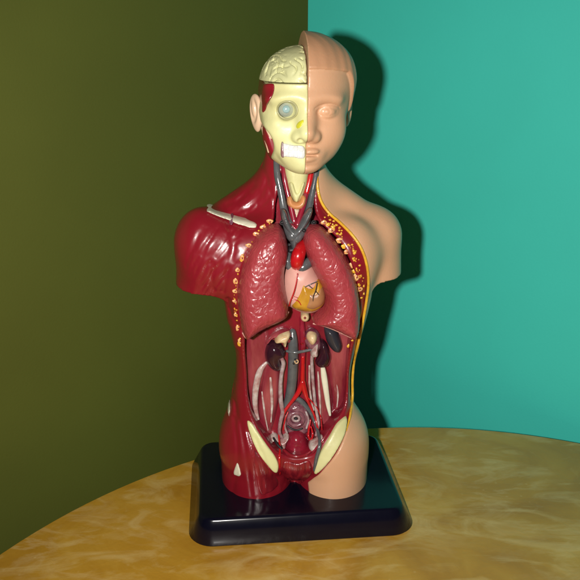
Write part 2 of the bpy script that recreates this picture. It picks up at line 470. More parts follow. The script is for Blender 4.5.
# the yellow cut line between skin and opened half
YL = [(317, 166), (317.5, 186), (321, 201), (329, 213), (341, 223.5), (353, 236), (362, 250), (367, 266), (368.5, 284), (366, 304), (362, 326), (358, 345),
      (354, 362), (352.5, 380), (352.5, 398), (350.5, 414), (346.5, 431), (337, 453), (323, 471), (308, 483.5)]
yl = outline(YL)
reg = np.concatenate([[(yl[0][0], .40)], yl, [(.012, .0)], [(.2, .0)], [(.2, .40)]])
d_reg = poly_sd(X, Z, reg)
# grooves between muscles of the red half
GR = [[(229, 226), (232, 244), (229, 265), (223, 292)], 
      [(262, 165), (270, 190), (280, 214)], [(255, 186), (240, 200), (226, 206)], [(268, 180), (258, 200), (244, 211)], [(246, 219), (236, 240), (233, 262)], [(228, 300), (233, 318), (243, 333)],
      [(236, 352), (234, 385), (238, 420)], [(230, 330), (231, 345), (229, 378), (226, 410)], [(249, 433), (259, 466), (267, 497)], [(255, 437), (268, 468), (277, 490)],
      [(241, 425), (247, 462), (252, 498)], [(234, 420), (238, 455), (233, 494)], [(262, 452), (272, 475), (284, 486)], [(213, 265), (212, 285), (214, 291)]]
gv = np.zeros((g.n[0], 1, g.n[2]), np.float32)
for P in GR:
    d = line_d(X, Z, outline(P)); gv += .0007*np.exp(-(d/.0021)**2)
GF = []
for k in range(9):          # fine fibres on the thigh and the deltoid
    t = k/8
    GF.append([(247+t*10, 432+t*8), (255+t*10, 462+t*4), (256+t*18, 497-t*8)])
PF = []
for k in range(34):
    x0 = 196+random.random()*46; y0 = 224+random.random()*48; L_ = random.uniform(16, 38); s_ = -.25-.75*(x0-190)/50
    PF.append([(x0, y0), (x0+L_*s_*.55, y0+L_*.5), (x0+L_*s_, y0+L_)])
for k in range(14):
    x0 = 236+random.random()*34; y0 = 188+random.random()*22; L_ = random.uniform(7, 14)
    PF.append([(x0, y0), (x0-L_*.35, y0+L_*.5), (x0-L_*.9, y0+L_*.9)])
for k in range(12):
    x0 = 224+random.random()*12; y0 = 300+random.random()*110; L_ = random.uniform(10, 24)
    PF.append([(x0, y0), (x0+1, y0+L_*.5), (x0+.5, y0+L_)])
for P in PF:
    pp = outline(P, 3); d = line_d(X, Z, pp); gv += .00034*np.exp(-(d/.0013)**2)
for k in range(9):
    t = k/8
    GF.append([(285+t*24, 462), (286+t*22, 481)])
for P in GF:
    d = line_d(X, Z, outline(P, 3)); gv += .00028*np.exp(-(d/.0011)**2)
# the opened front
CV = [(284, 172), (279, 190), (276, 206), (274, 222), (266, 232), (257, 242), (248, 256), (242, 275), (241, 297), (243, 318), (245, 338),
      (245.5, 355), (247, 375), (248, 395), (251, 412), (257, 426), (266, 440), (274, 450), (283, 456), (297, 458.5), (311, 456), (319, 447),
      (329, 434), (339, 420), (345, 408), (347, 392), (347.5, 374), (350, 352), (354, 332), (357.5, 312), (358, 295), (355, 275), (348, 256), (338, 240), (326, 229),
      (318, 219), (314.5, 204), (314, 188), (315, 172)]
cv = outline(CV, 4, True)
d_cv = poly_sd(X, Z, cv)
zk = [at(297, p, -.02)[2] for p in (480, 440, 400, 350, 310, 260, 225, 200, 165)]
fl = [-.022, -.016, -.010, -.010, -.010, -.008, -.006, -.006, -.004]
floor = np.interp(zc, zk, fl).astype(np.float32)[None, None, :]
carve = np.maximum(d_cv, Y-floor)
inner = body+.0011+gv*(Y < .01)
red = smax(inner, -carve, .0035).astype(np.float32)
frM = Front(g, red)
# split the red half: outer wall and the lining of the opened front
o_red = build('muscle_half', g, red, M['muscle'], root, 1)
skin = smax(body, d_reg, .0010)
skin = np.maximum(skin, -(np.maximum(d_cv-.001, Y-floor)))
o_skin = build('skin_half', g, skin, M['skin'], root, 1)

def lining():
    """the faces inside the opened front become their own part of the red half"""
    me = o_red.data; n = len(me.vertices)
    co = np.empty(n*3, np.float32); me.vertices.foreach_get('co', co); co = co.reshape(-1, 3)
    dd = poly_sd(co[:, 0], co[:, 2], cv)
    fy = np.interp(co[:, 2], zc, floor.ravel())
    inside = (dd < .0006) & (co[:, 1] < fy+.0025)
    pv = np.empty(len(me.polygons)*4, np.int32); me.polygons.foreach_get('vertices', pv); pv = pv.reshape(-1, 4)
    mask = inside[pv].all(1)
    for nm, fm, mt in (('muscle_half', ~mask, M['muscle']), ('cavity_lining', mask, M['cavity'])):
        F = pv[fm]; u, inv = np.unique(F, return_inverse=True)
        if nm == 'muscle_half':
            new = mesh_obj('muscle_wall', co[u], inv.reshape(-1, 4), mt); o_red.data = new.data; bpy.data.objects.remove(new)
        else: ob = mesh_obj(nm, co[u], inv.reshape(-1, 4), mt, o_red)
lining()

def tube_on(name, pts, material, parent=root, fr=frM, flat=1., seg=12, n=5, close=False):
    """pts: (px, py, lift mm, radius mm) on the front of a surface"""
    P = [on(fr, a, b, o*.001) for a, b, o, r in pts]
    return tube(name, P, [r*.001 for *_, r in pts], material, parent, seg, flat, n, close=close)
# yellow fat line along the cut skin
tube_on('fat_line', [(a, b, .2, 1.35 if b < 420 else .35) for a, b in YL[:17]], M['fat'], root, frB)

# cut ends of ribs along the rim
RL = [(269.7, 221.5), (263, 227.5), (256, 234.5), (248.5, 245.5), (242, 258), (237.5, 270), (235.6, 281), (235, 291), (235, 301), (236, 314.5), (238, 328), (240, 341)]
RR = [(324, 222.5), (331.5, 230.5), (340, 240.5), (347, 252), (352, 265), (356.5, 277), (359.5, 289)]
def rib(p, s, fat=False):
    c = on(frM, *p, 0, -.04)
    V = []
    n1, n2 = 10, 14; ph = random.random()*6; el = random.uniform(.75, 1.25)
    for i in range(n1+1):
        for k in range(n2):
            a = math.pi*i/n1; b = 2*math.pi*k/n2
            w = s*(1+.10*math.sin(3*b+ph)+.06*math.sin(5*b))
            V.append((c[0]+w*math.sin(a)*math.cos(b)*el, c[1]-.0009*math.cos(a)+.0001, c[2]+w*math.sin(a)*math.sin(b)/el))
    F = [(i*n2+k, i*n2+(k+1) % n2, (i+1)*n2+(k+1) % n2, (i+1)*n2+k) for i in range(n1) for k in range(n2)]
    o = mesh_obj('fat_lobule' if fat else 'cut_rib', V, F, M['fat'] if fat else M['rib'], root)
    if not fat:
        m = [(v[0]*.42+c[0]*.58+.0003, (v[1]-c[1])*.9+c[1]-.00035, v[2]*.42+c[2]*.58) for v in V]
        mesh_obj('marrow', m, F, M['marrow'], o)
for p in RL: rib(p, random.uniform(.0021, .0028))
for p in RR: rib(p, random.uniform(.0024, .0034))
for p in [(239.5, 343.5), (349, 346), (333, 229), (328, 225), (344, 246.5), (354.5, 271)]: rib(p, random.uniform(.0019, .0026), True)
# pale specks of fat on the right rim
for k in range(85):
    t = random.random(); i = t*(len(YL)-1)
    b0 = [(326, 217), (338, 229), (349, 243), (357, 260), (362, 280), (361, 300), (358, 322), (354, 345)]
    u = t*(len(b0)-1.001); j = int(u); w = u-j
    px = b0[j][0]*(1-w)+b0[j+1][0]*w+random.uniform(-3.2, 2.6); py = b0[j][1]*(1-w)+b0[j+1][1]*w+random.uniform(-2, 2)
    if t > .6 and random.random() < .6: continue
    rib((px, py), random.uniform(.0005, .0013), True)

for k in range(46):          # small irregular lobules between the left ribs
    u = random.random()*(len(RL)-1.001); j = int(u); w = u-j
    rib((RL[j][0]*(1-w)+RL[j+1][0]*w+random.uniform(-1.3, 1.3), RL[j][1]*(1-w)+RL[j+1][1]*w+random.uniform(-1.5, 1.5)), random.uniform(.0004, .0010), True)
# ---- bones showing on the red half
patch('clavicle', g, red, frM, [(206, 208.5), (209.5, 207.5), (218, 211), (232, 214.5), (243, 217.5), (256, 223), (255, 228), (243, 225), (231, 220), (217, 215), (208, 211)], .0017, M['white_bone'], root)
patch('clavicle_joint', g, red, frM, [(231, 213), (234, 214), (232.5, 224), (229, 223)], .0018, M['purple_gland'], root)
patch('hip_bone', g, red, frM, [(247, 421.5), (251.5, 422.5), (258, 432), (267, 445), (275, 456), (278.5, 465), (276.5, 472.5), (269, 467), (259, 454), (251, 437)], .0016, M['bone'], root)
HBR = [(346.5, 417), (346, 430), (337, 450), (326, 465.5), (315.5, 474), (314.5, 470), (319, 456), (326, 443), (337, 425)]
patch('hip_bone', g, body, frB, HBR, .0013, M['bone'], root)
patch('bone_spot', g, red, frM, [(227.5, 402), (230, 400), (230, 412), (228, 418)], .0007, M['white_bone'], root)
patch('bone_spot', g, red, frM, [(236.5, 463.5), (238.5, 464), (241, 475.5), (233.5, 474)], .0011, M['white_bone'], root)
patch('muscle_bundle', g, red, frM, [(284, 461), (297, 463), (310, 461), (311, 474), (304, 481), (296, 483), (288, 481), (283, 472)], .0012, M['muscle_fiber'], root)
patch('muscle_bundle', g, red, frM, [(249, 441), (256, 450), (265, 463), (274, 474), (279, 484), (270, 493), (260, 494), (254, 470)], .0004, M['muscle_fiber'], root)
# ------------------------------------------------------------------ the head
hc = at(306.3, 120, -.045)
HX, HY, HZ = hc[0], -.005, .3430
gh = Grid((HX-.056, -.068, HZ-.004), (HX+.056, .062, HZ+.124), .00072)
ROLL = -.03
zz = (gh.Z-HZ)*1000; yy = (gh.Y-HY)*1000; xx = (gh.X-HX)*1000+ROLL*-1*0
xx = xx - (zz-45)*.028
class S: pass
def E_(c, r):
    q = np.sqrt(((xx-c[0])/r[0])**2+((yy-c[1])/r[1])**2+((zz-c[2])/r[2])**2); return (q-1)*min(r)
def K_(a, b, ra, rb):
    a = np.array(a, float); b = np.array(b, float); d = b-a
    t = np.clip(((xx-a[0])*d[0]+(yy-a[1])*d[1]+(zz-a[2])*d[2])/(d@d), 0, 1)
    return np.sqrt((xx-a[0]-t*d[0])**2+(yy-a[1]-t*d[1])**2+(zz-a[2]-t*d[2])**2)-(ra+(rb-ra)*t)
h = E_((0, 6, 77), (45.5, 50, 38))
h = smin(h, E_((0, -5, 54), (39.5, 38, 40)), 8)
h = smin(h, E_((0, -15, 27), (33.5, 28, 26)), 10)
h = smin(h, E_((0, -31, 10), (15, 14, 10)), 8)
for s in (1, -1):
    h = smin(h, E_((s*20, -24, 37), (13, 13, 13)), 12)
    h = smin(h, E_((s*12, -36, 62.5), (14, 6.5, 4.5)), 9)          # brow
    h = smax(h, -E_((s*16.5, -47, 53), (10.5, 7.6, 7.5)), 8)       # eye hollow
h = smin(h, K_((0, -36.5, 58), (0, -48.0, 36.5), 6.2, 7.0), 8)      # nose
for s in (1, -1):
    h = smin(h, E_((s*7.2, -43.5, 33), (5.0, 6, 4.8)), 3.2)
face0 = h.copy()
for s in (1, -1):
    h = smax(h, -E_((s*3.2, -49.5, 28.6), (1.7, 2.4, 1.6)), 1.2)
    # eye: ball with lids
    ball = E_((s*17, -33.5, 53), (9.4, 9.2, 7.2)); h = smin(h, ball, 2.0)
    lid = np.abs(np.sqrt(((xx-s*17)/8.6)**2+((zz-53)/3.5)**2)-1)
    h = h+.4*np.exp(-(lid/.16)**2)*(yy < -25)
    d_in = sstep(1.05, .8, np.sqrt(((xx-s*17)/8.6)**2+((zz-53)/3.5)**2)); h = h+.35*d_in*(yy < -25)
    pup = np.sqrt((xx-s*16.6)**2+(zz-53.1)**2); h = h+.3*np.exp(-((pup-2.5)/.6)**2)*(yy < -25)
    crease = np.abs(zz-(59.4-.028*(xx-s*17)**2))+np.maximum(np.abs(xx-s*17)-11, 0)
    h = h+.5*np.exp(-(crease/.9)**2)*(yy < -22)
# mouth
h = smin(h, E_((0, -38.5, 20), (15, 6.5, 8)), 4)
h = smin(h, E_((3.4, -44.0, 21.2), (7.8, 4.4, 3.0)), 1.4); h = smin(h, E_((-3.4, -44.0, 21.2), (7.8, 4.4, 3.0)), 1.4)
h = smin(h, E_((0, -43.2, 15.2), (8.4, 4.6, 3.4)), 1.4)
ml = np.abs(zz-(18.2-.004*xx*xx))+np.maximum(np.abs(xx)-9.5, 0)
h = h+1.1*np.exp(-(ml/.9)**2)*(yy < -33)
phil = np.sqrt(xx**2+(0.35*(zz-25))**2); h = h+.7*np.exp(-(phil/1.8)**2)*(yy < -38)
h = h+1.4*np.exp(-((zz-8.6)/2.2)**2)*np.exp(-(xx/9)**2)*(yy < -30)
h = np.broadcast_to(h, tuple(gh.n)).astype(np.float32)
# hair cap of the skin half
hl = np.minimum(zz-(87.5-.004*xx*xx), 99)*1.
hr = np.where(yy < -27, zz-(87.5-.003*xx*xx), zz-(87.5-.003*xx*xx)+1.7*(yy+27))
hr = np.minimum(hr, zz-(44+.3*np.abs(yy-12)))
cap = sstep(-1.6, 1.6, hr)*(1+.9*np.exp(-((yy+20)/16)**2)*sstep(22, 38, xx))
strand = .22*np.sin(xx*.55+yy*.35+1.2*np.sin(zz*.16))
hs = h-(1.35+.4*strand)*cap
hs = np.minimum(hs, 60)
sk_half = smax(hs, -xx, .25)*.001
o_head = build('face_skin_half', gh, sk_half, M['skin'], root)
def split_hair():
    me = o_head.data; n = len(me.vertices)
    co = np.empty(n*3, np.float32); me.vertices.foreach_get('co', co); co = co.reshape(-1, 3)
    z_ = (co[:, 2]-HZ)*1000; y_ = (co[:, 1]-HY)*1000; x_ = (co[:, 0]-HX)*1000-(z_-45)*.028
    r_ = np.where(y_ < -27, z_-(87.5-.003*x_*x_), z_-(87.5-.003*x_*x_)+1.7*(y_+27))
    r_ = np.minimum(r_, z_-(44+.3*np.abs(y_-12)))
    pv = np.empty(len(me.polygons)*4, np.int32); me.polygons.foreach_get('vertices', pv); pv = pv.reshape(-1, 4)
    mask = ((r_ > -.6) & (x_ > .4))[pv].all(1)
    F = pv[mask]; u, inv = np.unique(F, return_inverse=True)
    mesh_obj('hair', co[u], inv.reshape(-1, 4), M['hair'], o_head)
    F = pv[~mask]; u, inv = np.unique(F, return_inverse=True)
    new = mesh_obj('face_skin', co[u], inv.reshape(-1, 4), M['skin']); o_head.data = new.data; bpy.data.objects.remove(new)
split_hair()
# skull half
sh = face0+.15
sh = smax(sh, -E_((-5.4, -49, 30.5), (2.6, 3, 2.2)), 1.5)
sh = smax(sh, -E_((-17, -41, 53.5), (8.2, 12, 7.8)), 1.4)          # socket
sh = smin(sh, E_((-3, -36, 19), (17, 8, 10)), 4)
sh = smax(sh, -E_((-40, -14, 24), (15.5, 40, 17)), 3)              # hollow under the cheek bone
sh = smin(sh, K_((-34, -8, 45), (-24, -33, 43), 3.6, 4.2), 3)     # cheek bone
sh = smax(sh, -xx*1.0-37.5+.16*np.abs(zz-50)+np.maximum(yy,-40)*.0, 3)               # temple
sh = smax(sh, xx+.05, .25)
sh = smax(sh, zz-75.5, .6)
sh = (np.broadcast_to(sh, tuple(gh.n))*.001).astype(np.float32)
skull = build('skull_half', gh, sh, M['bone'], root)
# brain
br = E_((0, 5, 72.5), (37.5, 46, 30.5))
br = smin(br, E_((-1, 5, 84), (26, 38, 19)), 8)
u = xx+2.2*np.sin(zz*.33+.4)+1.6*np.sin(yy*.4); v = zz+2.4*np.sin(xx*.36+1.3)+1.8*np.sin(yy*.31+2)
w1 = np.sin(u*.52+1.1*np.sin(v*.30)); w2 = np.sin(v*.47+1.2*np.sin(u*.27+yy*.1))
gy = 1.5*np.exp(-(w1/.30)**2)*sstep(-.3, .5, np.sin(v*.3+.6))+1.5*np.exp(-(w2/.30)**2)*sstep(-.3, .5, np.sin(u*.25+1.0))
br = br+gy
br = smax(br, xx+.5, 1.6); br = smax(br, 76.-zz, .5)
brain = build('brain', gh, np.broadcast_to(br*.001, tuple(gh.n)), M['brain'], root)
# eye, teeth, nose cartilage of the skull half
frS = Front(gh, sh)
def H_(x, y, z): return np.array([HX+(x+(z-45)*.028)*.001, HY+y*.001, HZ+z*.001])
def ball(name, c, r, m, par, sq=(1, 1, 1), n=20):
    V = []; F = []
    for i in range(n+1):
        for k in range(2*n):
            a = math.pi*i/n; b = math.pi*k/n
            V.append((c[0]+r*sq[0]*math.sin(a)*math.cos(b), c[1]-r*sq[1]*math.cos(a), c[2]+r*sq[2]*math.sin(a)*math.sin(b)))
    for i in range(n):
        for k in range(2*n): F.append((i*2*n+k, (i+1)*2*n+k, (i+1)*2*n+(k+1) % (2*n), i*2*n+(k+1) % (2*n)))
    return mesh_obj(name, V, F, m, par)
ec = at(286.6, 109.2, -.038)
eye = ball('eyeball', (ec[0], -.0335, ec[2]), .0077, M['eye_gray'], root)
ball('iris', (ec[0]-.0003, -.0400, ec[2]+.0002), .0034, M['iris'], eye, (1, .7, 1))
er = [np.array([ec[0]+.0079*math.cos(k*math.pi/8), 0, ec[2]+.0075*math.sin(k*math.pi/8)]) for k in range(16)]
for p in er: p[1] = min(frS(p[0]*1.0+(p[0]-ec[0])*.18, p[2]+(p[2]-ec[2])*.18), -.026)+.0004
tube('socket_rim', er, .0008, M['socket'], skull, 8, close=True, n=3)
patch('temple_muscle', gh, sh, frS, [(258, 84), (263, 81.3), (271, 81.5), (274.5, 87), (273, 94), (268, 102), (265.5, 110), (262, 112), (260, 100)], .0016, M['muscle'], root, behind=.05)
tb = patch('teeth', gh, sh, frS, [(282, 143.5), (293, 145), (303.6, 146.2), (303.6, 158), (293, 157), (283, 155)], .0021, M['tooth'], root, .0006)
for r_ in (0, 1):
    for k in range(4):
        x0 = 282.6+k*5.25; x1 = x0+4.9; y0 = 144.3+.1*(x0-282)+r_*6.1; y1 = y0+5.7
        tth = patch('tooth', gh, sh, frS, [(x0, y0), (x0+2.4, y0-.3), (x1, y0), (x1, y1-.4), (x0+2.4, y1+.1), (x0, y1-.4)], .0024, M['tooth'], tb, .0004, nsm=3)
patch('cheek_gland', gh, sh, frS, [(281, 143), (283, 142), (283.5, 156), (280.5, 155)], .003, M['duct'], skull, .0008)
patch('nasal_cartilage', gh, sh, frS, [(296, 125.5), (299, 121.5), (304, 119.5), (303, 124), (299.5, 128), (296.5, 128.5)], .0008, M['lemon'], skull, .0006)
# jaw muscle, ear and neck flaps on the opened side
jm = puff('jaw_muscle', [(264, 118), (270, 128), (278, 136), (280, 146), (279, 156), (272, 160), (266, 150), (262, 135)], -.012, .016, .006, M['muscle'], root, .0008)
puff('salivary_gland', [(270, 128), (275, 131), (279, 138), (280, 148), (277, 153), (274, 146), (271.5, 137)], -.0225, .0085, .0035, M['purple_gland'], root, .0007)
tube('neck_flap', [at(264, 113, -.014), at(266.5, 122, -.021), at(268.5, 130, -.026), at(271, 138, -.028)], [.0012, .0024, .0022, .0010], M['pink_skin'], root, 12)
tube('neck_flap', [at(262.5, 128, -.012), at(265.5, 136, -.018), at(267.5, 144, -.022), at(268.5, 152, -.022)], [.0012, .0022, .0018, .0008], M['pink_skin'], root, 12)
def ear(sx, name, px, py):
    c = at(px, py, .004)
    ge = Grid((c[0]-.014, -.016, c[2]-.024), (c[0]+.014, .026, c[2]+.022), .0006)
    a = R(24)*sx
    X0 = (ge.X-c[0])*1000; Y0 = (ge.Y-.004)*1000; Z0 = (ge.Z-c[2])*1000
    xe = X0*math.cos(a)-Y0*math.sin(a)*1; ye = X0*math.sin(a)+Y0*math.cos(a)   # plane of the ear turned outward
    ye = ye-.12*Z0
    w = 9.2+.13*Z0
    q = np.sqrt((xe/4.6)**2+(ye/w)**2+(Z0/16.4)**2); f = (q-1)*4.2
    bowl = (np.sqrt(((xe-sx*4.6)/3.9)**2+((ye+.6)/(w*.68))**2+((Z0-2.2)/11)**2)-1)*3.4
    f = smax(f, -bowl, 1.2)
    con = (np.sqrt(((xe-sx*1.9)/1.8)**2+((ye-1)/3.0)**2+((Z0-4)/7)**2)-1)*1.8; f = smin(f, con, 1.2)
    return build(name, ge, np.broadcast_to(f*.001, tuple(ge.n)), M['pink_skin'] if sx < 0 else M['skin'], root)
ear(-1, 'ear', 256.5, 113)
ear(1, 'ear', 347.0, 108)
# ------------------------------------------------------------------ lungs
def lobules(scale, amp):
    seed = NPR.random((90, 3))
    def w(gr):
        xx = gr.X*1.; zz = gr.Z*1.
        s = np.sin(xx*scale+2.1*np.sin(zz*scale*.7))*np.sin(zz*scale*1.1+1.7*np.sin(xx*scale*.8+1))
        return amp*s
    return w
LL = [(276, 225.5), (281, 227), (285.5, 235), (288, 248), (287, 258), (284, 271), (284.5, 284), (287, 298), (287.5, 308), (284, 314), (274, 319), (262, 324.5), (252, 331), (246.5, 334), (242.5, 329), (239.5, 314), (237.5, 298), (238, 282), (241, 264), (247, 248), (257, 235), (267, 227.5)]
LR = [(312, 226), (321, 227), (331, 234.5), (342, 248), (350, 263), (355.5, 280), (358, 300), (358, 318), (356, 329), (351.5, 333.5), (343, 330), (332, 325), (322, 321.5), (312.5, 319.5), (312.5, 315.5), (319, 308.5), (323, 301), (322.5, 291), (317, 277), (310, 264), (304.5, 250), (303, 238), (306, 229)]
def lung(P, tx, sgn):
    c = np.mean([at(a, b, -.03) for a, b in P], 0)
    tl_ = lambda gr: .05*sgn*(gr.X-c[0])*0+.10*(gr.Z-c[2])
    o = puff('lung', P, -.034, .0255, .0215, M['lung'], root, .0008, .55, lobules(560, .0002), tilt=tl_, pw=4)
    return o
l1 = lung(LL, 0, 1); l2 = lung(LR, 0, -1)
def edge(P, i0, i1, par):
    pts = [at(a, b, -.034)+np.array([0, -.0075, -.0012]) for a, b in P[i0:i1]]
    c = np.mean([at(a, b, -.0405) for a, b in P], 0)
    tube('cut_edge_highlight', pts, .0008, M['lung_edge'], par, 8)  # pink highlight along the lung's cut edge, put in as a pale line
edge(LL, 8, 15, l1); edge(LR, 8, 14, l2)
# ------------------------------------------------------------------ heart and great vessels
hp = puff('heart', [(289, 263), (298, 261), (309, 262), (317, 272), (322, 284), (324, 297), (321, 306), (312, 311.5), (301, 311), (292, 307), (285, 301), (282, 286), (284, 272)], -.030, .018, .016, M['heart_pink'], root, .0008)
puff('fat_patch', [(299.5, 279), (303, 277.5), (311, 283), (318, 279), (324, 288), (325, 299), (321, 306), (312, 310.5), (301, 310), (291.5, 305.5), (293, 296), (296, 288)], -.0385, .0125, .010, M['ochre'], hp, .0007)
puff('ventricle', [(304.5, 286.5), (312, 286.5), (321, 284.5), (325, 293), (323.5, 302), (318, 307), (311, 309.5), (303, 308), (299.5, 304), (302, 296)], -.0405, .0115, .009, M['heart_brown'], hp, .0007)
def ht(pts, r, m, par=hp, y=-.0535): tube('coronary_vessel', [at(a, b, yy) for a, b, yy in pts], r, m, par, 8)
ht([(297.5, 274, -.0478), (296.5, 282, -.0495), (294, 292, -.0505), (290.5, 301, -.0485), (289, 306, -.0455)], .0006, M['artery'])
ht([(305, 287, -.0515), (311, 284, -.0525), (317, 281.5, -.0505)], .0004, M['vein'])
ht([(309, 286, -.0525), (312, 288.5, -.0525)], .0003, M['vein'])
ht([(317, 283, -.0512), (315.5, 291, -.0525), (313.5, 296, -.0525), (313, 302, -.0515)], .0004, M['hole'])
ht([(315.5, 291, -.0525), (319, 295, -.0515)], .0003, M['hole'])
ht([(291.5, 299, -.0495), (298, 301, -.0507), (301, 305, -.0505)], .0004, M['artery'])
ht([(292.5, 296, -.0498), (297.5, 298, -.0509)], .0003, M['artery'])
ao = tube('aortic_arch', [at(298, 267, -.036), at(297, 262, -.041), at(298.5, 255, -.042), at(301, 248, -.036), at(303, 243, -.028)], [.0055, .0062, .0062, .0055, .005], M['artery'], root)
tube('pulmonary_trunk', [at(290, 268, -.032), at(297, 269.5, -.037), at(303, 267, -.040), at(308.5, 262.5, -.036), at(312, 259, -.03)], [.003, .0042, .0046, .0045, .004], M['vein'], root)
tube('vena_cava', [at(288.5, 247, -.027), at(287.5, 256, -.033), at(288, 263, -.036), at(291, 270, -.034)], [.0035, .0036, .0034, .003], M['vein'], root)
puff('dark_gap', [(287, 247), (292, 245), (297, 246), (298, 251), (292, 253), (287, 252)], -.030, .006, .004, M['hole'], root, .0006)  # shaded gap between the vessels, put in as a near-black body
# great veins of the neck join into a V over the arch
vl = tube('jugular_vein', [at(276.5, 160, -.010), at(277.5, 176, -.0165), at(280.5, 190, -.0195), at(283, 204, -.022), at(285.5, 216, -.026), at(289, 227, -.031), at(292.5, 236, -.036)], [.0029, .0031, .0031, .0034, .0042, .0052, .0055], M['vein'], root)
tube('jugular_vein', [at(317, 165, -.0115), at(315, 180, -.0155), at(312, 194, -.0185), at(309.5, 206, -.022), at(307, 217, -.026), at(302.5, 228, -.031), at(296, 238, -.036)], [.0027, .0029, .0029, .0032, .004, .005, .0052], M['vein'], root)
puff('brachiocephalic_vein', [(281, 209), (285.5, 210), (289, 219), (293.5, 227), (298, 224.5), (304, 213.5), (310, 207), (312.5, 211), (308.5, 222), (301, 233), (297.5, 243), (293.5, 250), (290, 243), (287.5, 233), (282, 221)], -.0325, .0085, .0055, M['vein'], root, .0007)
for (a, b, y) in [(282, 222.5, -.031), (304, 230.5, -.0365), (314, 222.5, -.027)]:
    tube('vein_branch', [at(a+(2 if a < 295 else -1), b+1, y+.006), at(a, b, y)], [.0025, .0023], M['vein'], root, 10)
    o = tube('vein_bore', [at(a, b, y-.0008), at(a, b, y-.0024)], [.0017, .0017], M['hole'], root, 10)
tube('carotid_artery', [at(283, 164, -.014), at(284.5, 178, -.0185), at(287.5, 192, -.021), at(291, 207, -.0245), at(294.5, 222, -.029)], [.0021, .0024, .0024, .0025, .0027], M['dark_artery'], root)
tube('carotid_artery', [at(312, 168, -.015), at(309.5, 181, -.0185), at(306.5, 193, -.0205)], [.0027, .0028, .0026], M['artery'], root)
tube('carotid_artery', [at(306.5, 193, -.0205), at(303.5, 205, -.024), at(300, 216, -.028), at(297.5, 225, -.031)], [.0024, .0025, .0026, .0028], M['dark_artery'], root)
puff('thymus', [(290, 222), (296, 224), (302, 222), (300, 231), (296, 236), (292, 231)], -.031, .006, .004, M['dark_artery'], root, .0006)
# larynx, thyroid, windpipe
lx = puff('larynx', [(286, 160), (309, 160), (308, 176), (306, 187), (302, 197), (296, 203), (290.5, 196), (287, 184)], -.0165, .009, .007, M['bone'], root, .0007)
puff('laryngeal_ridge', [(289, 184), (293, 182), (297, 192), (301, 182), (305, 183), (299, 199), (296, 202), (293, 198)], -.0225, .0052, .0032, M['bone'], lx, .0006)
puff('thyroid', [(287, 197), (291, 196), (294, 201), (299, 201), (302, 195.5), (306, 197), (304.5, 205), (300, 209), (293, 209), (287.5, 205)], -.0225, .0062, .0038, M['orange'], root, .0006)
tr_ = tube('windpipe', [at(295.5, 206, -.019), at(296, 217, -.023), at(296, 228, -.028)], .0042, M['trachea'], root, 16)
for k in range(5):
    b = 209.5+k*3.4; y = -.0208-.0012*k
    tube('cartilage_ring', [at(291.4, b-.4, y+.002), at(293, b, y-.0028), at(296, b+.3, y-.0040), at(299, b, y-.0028), at(300.5, b-.4, y+.002)], .00085, M['trachea'], tr_, 8)
# ------------------------------------------------------------------ belly
tube('esophagus', [at(305, 313, -.016), at(305, 317.5, -.025)], [.0042, .0040], M['cream'], root, 14)
tube('esophagus_bore', [at(305, 317.5, -.0268), at(305, 318, -.0282)], [.0016, .0014], M['marrow'], root, 10)
def organ(nm, P, H, rnd, m, lift=0., par=root, h=.0007, **k):
    c = np.mean(P, 0); y = on(frM, *c)[1]-lift*.001
    return puff(nm, P, y, H, rnd, m, par, h, **k)
# back muscles of the belly
organ('psoas_muscle', [(265, 362), (275, 357), (280, 372), (279, 398), (274, 424), (268, 441), (259, 433), (257, 410), (260, 385)], .0085, .0075, M['psoas'], -1)
organ('psoas_muscle', [(316, 358), (324, 362), (330, 380), (333, 402), (330, 424), (322, 440), (316, 424), (314, 400), (314, 376)], .0085, .0075, M['psoas'], -1)
organ('flank_muscle', [(246, 330), (268, 328), (267, 372), (260, 395), (261, 422), (252, 412), (248, 390), (247, 368)], .0055, .008, M['psoas'], -2)
organ('flank_muscle', [(328, 335), (349, 332), (346, 374), (345, 396), (341, 412), (333, 424), (331, 398), (328, 375)], .0055, .008, M['psoas'], -2)
tube_on('tendon_glint', [(266, 363, 3.5, 1.6), (260, 371, 4.6, 3.0), (256.5, 384, 4.8, 3.2), (255, 398, 4.8, 2.9), (256, 411, 4.4, 2.2), (258.5, 419, 3, 1.1)], M['tendon_glint'], flat=.6)
tube_on('tendon_glint', [(322.5, 366, 7, 2.0), (324, 376, 7.6, 3.0), (326, 390, 7.9, 2.8), (328, 404, 7.4, 2.3), (330, 415, 6, 1.2)], M['white_bone'], flat=.6)
tube_on('tendon_glint', [(270.5, 378, 8, 1.0), (271.5, 392, 8.4, 1.5), (272, 406, 8.2, 1.3), (271, 422, 7, .6)], M['tendon_glint'], flat=.6)  # specular glint on the psoas edge, put in as a pale strip
tube_on('tendon_glint', [(318, 372, 8, .7), (319, 388, 8.6, 1.1), (320, 402, 8.4, 1.0), (320.5, 416, 7, .6)], M['tendon_glint'], flat=.6)  # this and the next pale streaks paint in more highlights along the muscles
tube_on('tendon_glint', [(262, 392, 6, .6), (263.5, 404, 6.5, 1.0), (265.5, 418, 6, .8), (268, 430, 5, .5)], M['tendon_glint'], flat=.6)
tube_on('tendon_glint', [(336, 380, 3, .5), (338, 394, 3.4, .8), (337, 407, 3, .5)], M['tendon_glint'], flat=.6)
organ('kidney', [(271, 340.5), (278, 341), (283, 345.5), (285.5, 351), (284, 356), (281, 358), (282, 363), (280.5, 368), (276, 370), (270.5, 367.5), (266, 361), (264.5, 353), (266.5, 345)], .0115, .0085, M['kidney'], 2)
organ('kidney', [(321, 338.5), (325.5, 341), (329.5, 348), (331, 356), (328.5, 363), (323, 366.5), (317.5, 365.5), (315, 361), (317.5, 356), (319, 350), (318, 344)], .0115, .0085, M['kidney'], 2)
